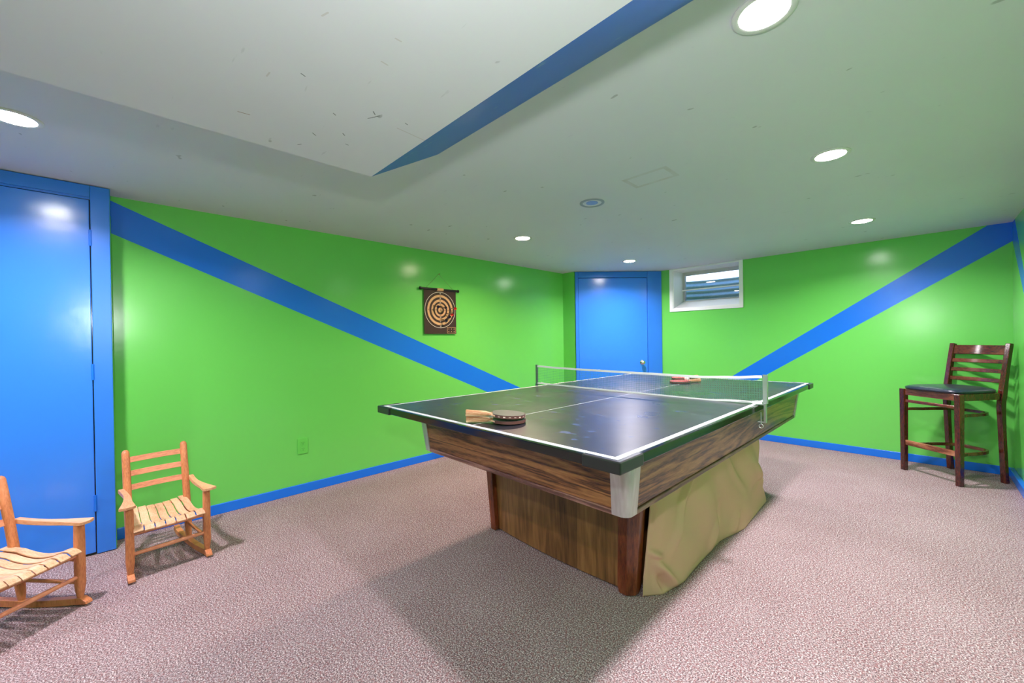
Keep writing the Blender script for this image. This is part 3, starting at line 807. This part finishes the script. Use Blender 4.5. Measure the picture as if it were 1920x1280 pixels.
# ------------------------------------------------------------------ counter stool
def stool():
    fwd = math.atan2(-.766, -.642)
    c = (3.574, 4.531)
    off = .205
    cx_ = c[0] + .642 * off; cy_ = c[1] + .766 * off
    t = empty('bar_stool', (cx_, cy_, 0), fwd - PI / 2)
    tag(t, 'dark reddish-brown wooden bar stool with blue-black vinyl seat in the right-hand corner', 'bar stool')
    # local: +y forward, x across
    HW, HF, HB = .208, .205, -.205
    for s in (-1, 1):
        MB().loft([[(s * HW + a * .018, HF + b_ * .018, 0) for a, b_ in ((-1, -1), (1, -1), (1, 1), (-1, 1))],
                   [(s * HW + a * .0215, HF + b_ * .0215, .726) for a, b_ in ((-1, -1), (1, -1), (1, 1), (-1, 1))]]).build('leg', 'stool_wood', t, bevel=.004)
        # rear leg rising into the back post
        pts = []; K = 22
        for i in range(K + 1):
            z = 1.120 * i / K
            dy = -.000 + (.030 * (1 - z / .62) ** 1.4 * -1 if z < .62 else -.075 * ((z - .62) / .5) ** 1.35)
            pts.append((s * (.188 + .004 * (z > .7)), HB + .012 + dy, z))
        ww = [.036 if p[2] < .62 else .034 for p in pts]; hh = [.034 + .012 * math.exp(-((p[2] - .68) / .16) ** 2) for p in pts]
        MB().bar(pts, ww, hh, up=(0, 1, 0)).build('back_leg', 'stool_wood', t, bevel=.004)
    # seat rails
    MB().box(-HW + .0215, HW - .0215, HF - .010, HF + .012, .672, .726).build('seat_rail', 'stool_wood_across', t, bevel=.002)
    MB().box(-.16, .16, HB + .002, HB + .022, .672, .726).build('seat_rail', 'stool_wood_across', t, bevel=.002)
    for s in (-1, 1):
        MB().bar([(s * HW, HF - .02, .699), (s * .188, HB + .03, .699)], .020, .054).build('seat_rail', 'stool_wood', t, bevel=.002)
    MB().box(-HW + .02, HW - .02, HF - .008, HF + .010, .607, .632).build('stretcher', 'stool_wood_across', t, bevel=.003)
    MB().box(-HW + .018, HW - .018, HF - .011, HF + .012, .228, .272).build('foot_rail', 'worn_rail_wood', t, bevel=.004)
    # bent hoop stretchers: arms run back from the front legs and meet inside the rear legs
    for z, h in ((.548, .024), (.236, .026)):
        pts = []
        K = 30
        for i in range(K + 1):
            a = PI * i / K
            x = math.copysign(abs(math.cos(a)) ** .55, math.cos(a)) * .166; y = HF - .03 - (.378) * math.sin(a) ** .62
            pts.append((x, y, z))
        pts[0] = (.190, HF - .018, z); pts[-1] = (-.190, HF - .018, z)
        MB().bar(pts, .018, h).build('hoop_stretcher', 'stool_wood_across', t, bevel=.003, smooth=True, angle=40)
    # upholstered seat
    n = 48
    def outline(g):
        r = []
        for j in range(n):
            a = 2 * PI * j / n; c_, s_ = math.cos(a), math.sin(a); p = 4.2
            x = math.copysign(abs(c_) ** (2 / p), c_); y = math.copysign(abs(s_) ** (2 / p), s_)
            w = .232 - .028 * (1 - y) / 2 * 1.6
            r.append((x * (w + g), .012 + y * (.228 + g)))
        return r
    rings = []
    for g, z in ((-.014, .7265), (-.002, .729), (.003, .737), (.001, .747), (-.012, .756), (-.05, .765), (-.10, .770), (-.17, .772)):
        rings.append([(x, y, z) for x, y in outline(g)])
    MB().loft(rings).build('seat', 'vinyl', t, smooth=True, angle=60)
    # curved back rails
    def rail(z, h, th=.014, bow=.030):
        dy = -.075 * ((z - .62) / .5) ** 1.35
        pts = [(-.184 + .368 * i / 16, HB + .012 + dy - bow * math.sin(PI * i / 16), z) for i in range(17)]
        return MB().bar(pts, th, h, up=(0, -.22, 1))
    rail(1.066, .080).build('top_rail', 'stool_wood_across', t, bevel=.004, smooth=True, angle=40)
    for z in (.972, .894, .816): rail(z, .033, .014, .026).build('back_slat', 'stool_wood_across', t, bevel=.003, smooth=True, angle=40)
    # short dark feet
    return t
stool()

# ------------------------------------------------------------------ hanging dartboard (faces +x)
db = empty('dartboard', (.008, 2.073, 1.285))
tag(db, 'brown roll-up magnetic dartboard with tan rings hanging on the long green wall', 'dartboard')
CY, CZ = 0, .247; RR = .187
MB().box(.0085, .0125, -.193, .200, 0, .458).build('board_panel', 'board_brown', db)
def annulus(r0, r1, x0, x1, name, m_, n=72):
    vs = []; fs = []
    for r in (r0, r1):
        for x in (x0, x1):
            for j in range(n): vs.append((x, CY + r * math.sin(2 * PI * j / n), CZ + r * math.cos(2 * PI * j / n)))
    def q(k_, j): return k_ * n + j % n
    for j in range(n):
        fs += [(q(1, j), q(1, j + 1), q(3, j + 1), q(3, j)), (q(2, j), q(2, j + 1), q(3, j + 1), q(3, j)), (q(0, j), q(0, j + 1), q(1, j + 1), q(1, j)), (q(0, j), q(0, j + 1), q(2, j + 1), q(2, j))]
    return MB().add(vs, fs).build(name, m_, db)
annulus(.183, .187, .0125, .0129, 'outline_ring', 'board_line')
for a_, b_ in ((.133, .157), (.086, .109), (.047, .067), (.005, .026)): annulus(a_, b_, .0125, .0129, 'score_ring', 'board_tan')
# small table of dots lower right
bx = MB(); y0, y1, z0, z1 = .082, .190, .006, .070; w_ = .0035
bx.box(.0125, .0129, y0, y1, z0, z0 + w_); bx.box(.0125, .0129, y0, y1, z1 - w_, z1); bx.box(.0125, .0129, y0, y0 + w_, z0 + w_, z1 - w_); bx.box(.0125, .0129, y1 - w_, y1, z0 + w_, z1 - w_)
bx.build('dart_table_frame', 'board_tan', db)
for iy in range(3):
    for iz in range(2):
        yy = .102 + iy * .034; zz = .024 + iz * .028
        MB().lathe([(.0048, .0125), (.0048, .0130)], 16, (0, yy, zz), 'x').build('table_dot', 'board_tan', db)
# scores printed down the centre
def digits(txt, y, z, size, m_):
    c = bpy.data.curves.new('t', 'FONT'); c.body = txt; c.size = size; c.align_x = 'CENTER'; c.align_y = 'CENTER'
    o = bpy.data.objects.new('t', c); COL.objects.link(o)
    dg = bpy.context.evaluated_depsgraph_get(); me = bpy.data.meshes.new_from_object(o.evaluated_get(dg))
    bpy.data.objects.remove(o)
    me.materials.clear(); me.materials.append(MATS[m_])
    q = bpy.data.objects.new('score_number', me); COL.objects.link(q); q.parent = db
    q.location = (.0132, y, z); q.rotation_euler = (PI / 2, 0, PI / 2)
for txt, r, m_ in (('10', .170, 'board_line'), ('20', .145, 'board_brown'), ('30', .121, 'board_line'), ('40', .0975, 'board_brown'), ('50', .0765, 'board_line'), ('60', .057, 'board_brown')):
    digits(txt, 0, CZ + r, .020, m_); digits(txt, 0, CZ - r, .020, m_)
    if m_ == 'board_brown': digits(txt, r, CZ, .018, m_); digits(txt, -r, CZ, .018, m_)
ro = MB(); ro.tube([(.0125, -.232, .458), (.0125, .222, .458)], .0115, 18)
ro.build('roller_rod', 'board_rod', db, smooth=True, angle=50)
for s, yy in ((-1, -.238), (1, .228)):
    MB().lathe([(.009, -.009), (.015, -.006), (.016, .0), (.015, .006), (.009, .009)], 20, (.016, yy, .458), 'y').build('rod_cap', 'board_rod', db, smooth=True)
MB().tube([(.0125, -.040, .458), (.0125, .036, .458)], .0150, 18).build('rod_label', 'board_tan', db, smooth=True, angle=50)
MB().tube([(.012, -.165, .470), (.010, -.010, .619)], .0014, 8).tube([(.010, -.010, .619), (.012, .160, .470)], .0014, 8).build('hanging_cord', 'cord_tan', db)
MB().lathe([(.003, -.0078), (.003, .014), (.006, .015), (.006, .017)], 12, (0, -.010, .619), 'x').build('wall_nail', 'brass', db)

def dart(y, z, colour, label, dy, dz, grp):
    """stuck to the board at (y,z) (world), pointing out and leaning by dy,dz"""
    t = bpy.data.objects.new('magnetic_dart', None); COL.objects.link(t)
    d = Vector((1, dy, dz)).normalized()
    t.location = (.0213, y, z); t.rotation_mode = 'QUATERNION'; t.rotation_quaternion = d.to_track_quat('Z', 'Y')
    MB().lathe([(.0055, .0004), (.0055, .006), (.003, .007)], 16).build('magnet_tip', 'dart_barrel', t, smooth=True)
    MB().lathe([(.003, .0071), (.0045, .013), (.0045, .034), (.003, .038), (.0022, .058)], 16).build('barrel', 'dart_barrel', t, smooth=True)
    for k_ in range(3):
        a = 2 * PI * k_ / 3; c_, s_ = math.cos(a), math.sin(a); nx, ny = -s_ * .0005, c_ * .0005
        prof = [(.001, .045), (.014, .056), (.016, .076), (.010, .084), (.001, .080)]
        lo = [(r * c_ - nx, r * s_ - ny, zz) for r, zz in prof]; hi = [(r * c_ + nx, r * s_ + ny, zz) for r, zz in prof]
        MB().loft([lo, hi]).build('flight', colour, t)
    tag(t, label, 'dart', grp)
g = 'magnetic darts on the dartboard'
dart(1.992, 1.575, 'dart_navy', 'navy magnetic dart left of the bullseye', .25, -.25, g)
dart(2.078, 1.565, 'dart_navy', 'navy magnetic dart just right of the bullseye', .35, -.2, g)
dart(2.196, 1.556, 'dart_red', 'red-flighted magnetic dart at the right rim of the target rings', .4, -.1, g)
dart(2.155, 1.500, 'dart_red', 'red-flighted magnetic dart low right, the lower of the two red ones', .4, -.25, g)
dart(2.125, 1.478, 'dart_navy', 'dark magnetic dart just below the lower red dart', .4, -.3, g)
dart(2.085, 1.440, 'dart_navy', 'dark magnetic dart lowest on the target rings', .35, -.3, g)

# ------------------------------------------------------------------ wall outlets
def outlet(label, loc, rz):
    t = empty('wall_outlet', loc, rz)      # local: plate in xz, facing -y
    tag(t, label, 'outlet')
    MB().box(-.039, .039, -.0060, -.0005, -.0635, .0635).build('cover_plate', 'outlet_paint', t, bevel=.003, seg=3)
    for z in (.025, -.025):
        fa = MB().prism([(.019 * math.copysign(abs(math.cos(2 * PI * j / 24)) ** .7, math.cos(2 * PI * j / 24)), .0165 * math.sin(2 * PI * j / 24)) for j in range(24)], 0, .0022)
        o = fa.build('socket_face', 'outlet_paint', t); o.rotation_euler = (PI / 2, 0, 0); o.location = (0, -.0061, z)
        sl_ = MB(); sl_.box(-.0085, -.0060, -.0088, -.0083, z - .001, z + .008); sl_.box(.0055, .0080, -.0088, -.0083, z + .0, z + .008)
        sl_.lathe([(.0028, -.0088), (.0028, -.0083)], 14, (0, z - .008, 0) if False else (0, 0, z - .008), 'y')
        sl_.build('socket_slots', 'socket_dark', t)
    MB().lathe([(.003, -.0061), (.003, -.0072), (.001, -.0076)], 12, (0, 0, 0), 'y').build('screw', 'outlet_paint', t)
    return t
outlet('green-painted double wall outlet low on the long wall under the blue stripe', (0, .7395, .376), PI / 2)
outlet('green-painted double wall outlet low on the back wall behind the bar stool', (3.692, D, .385), 0)
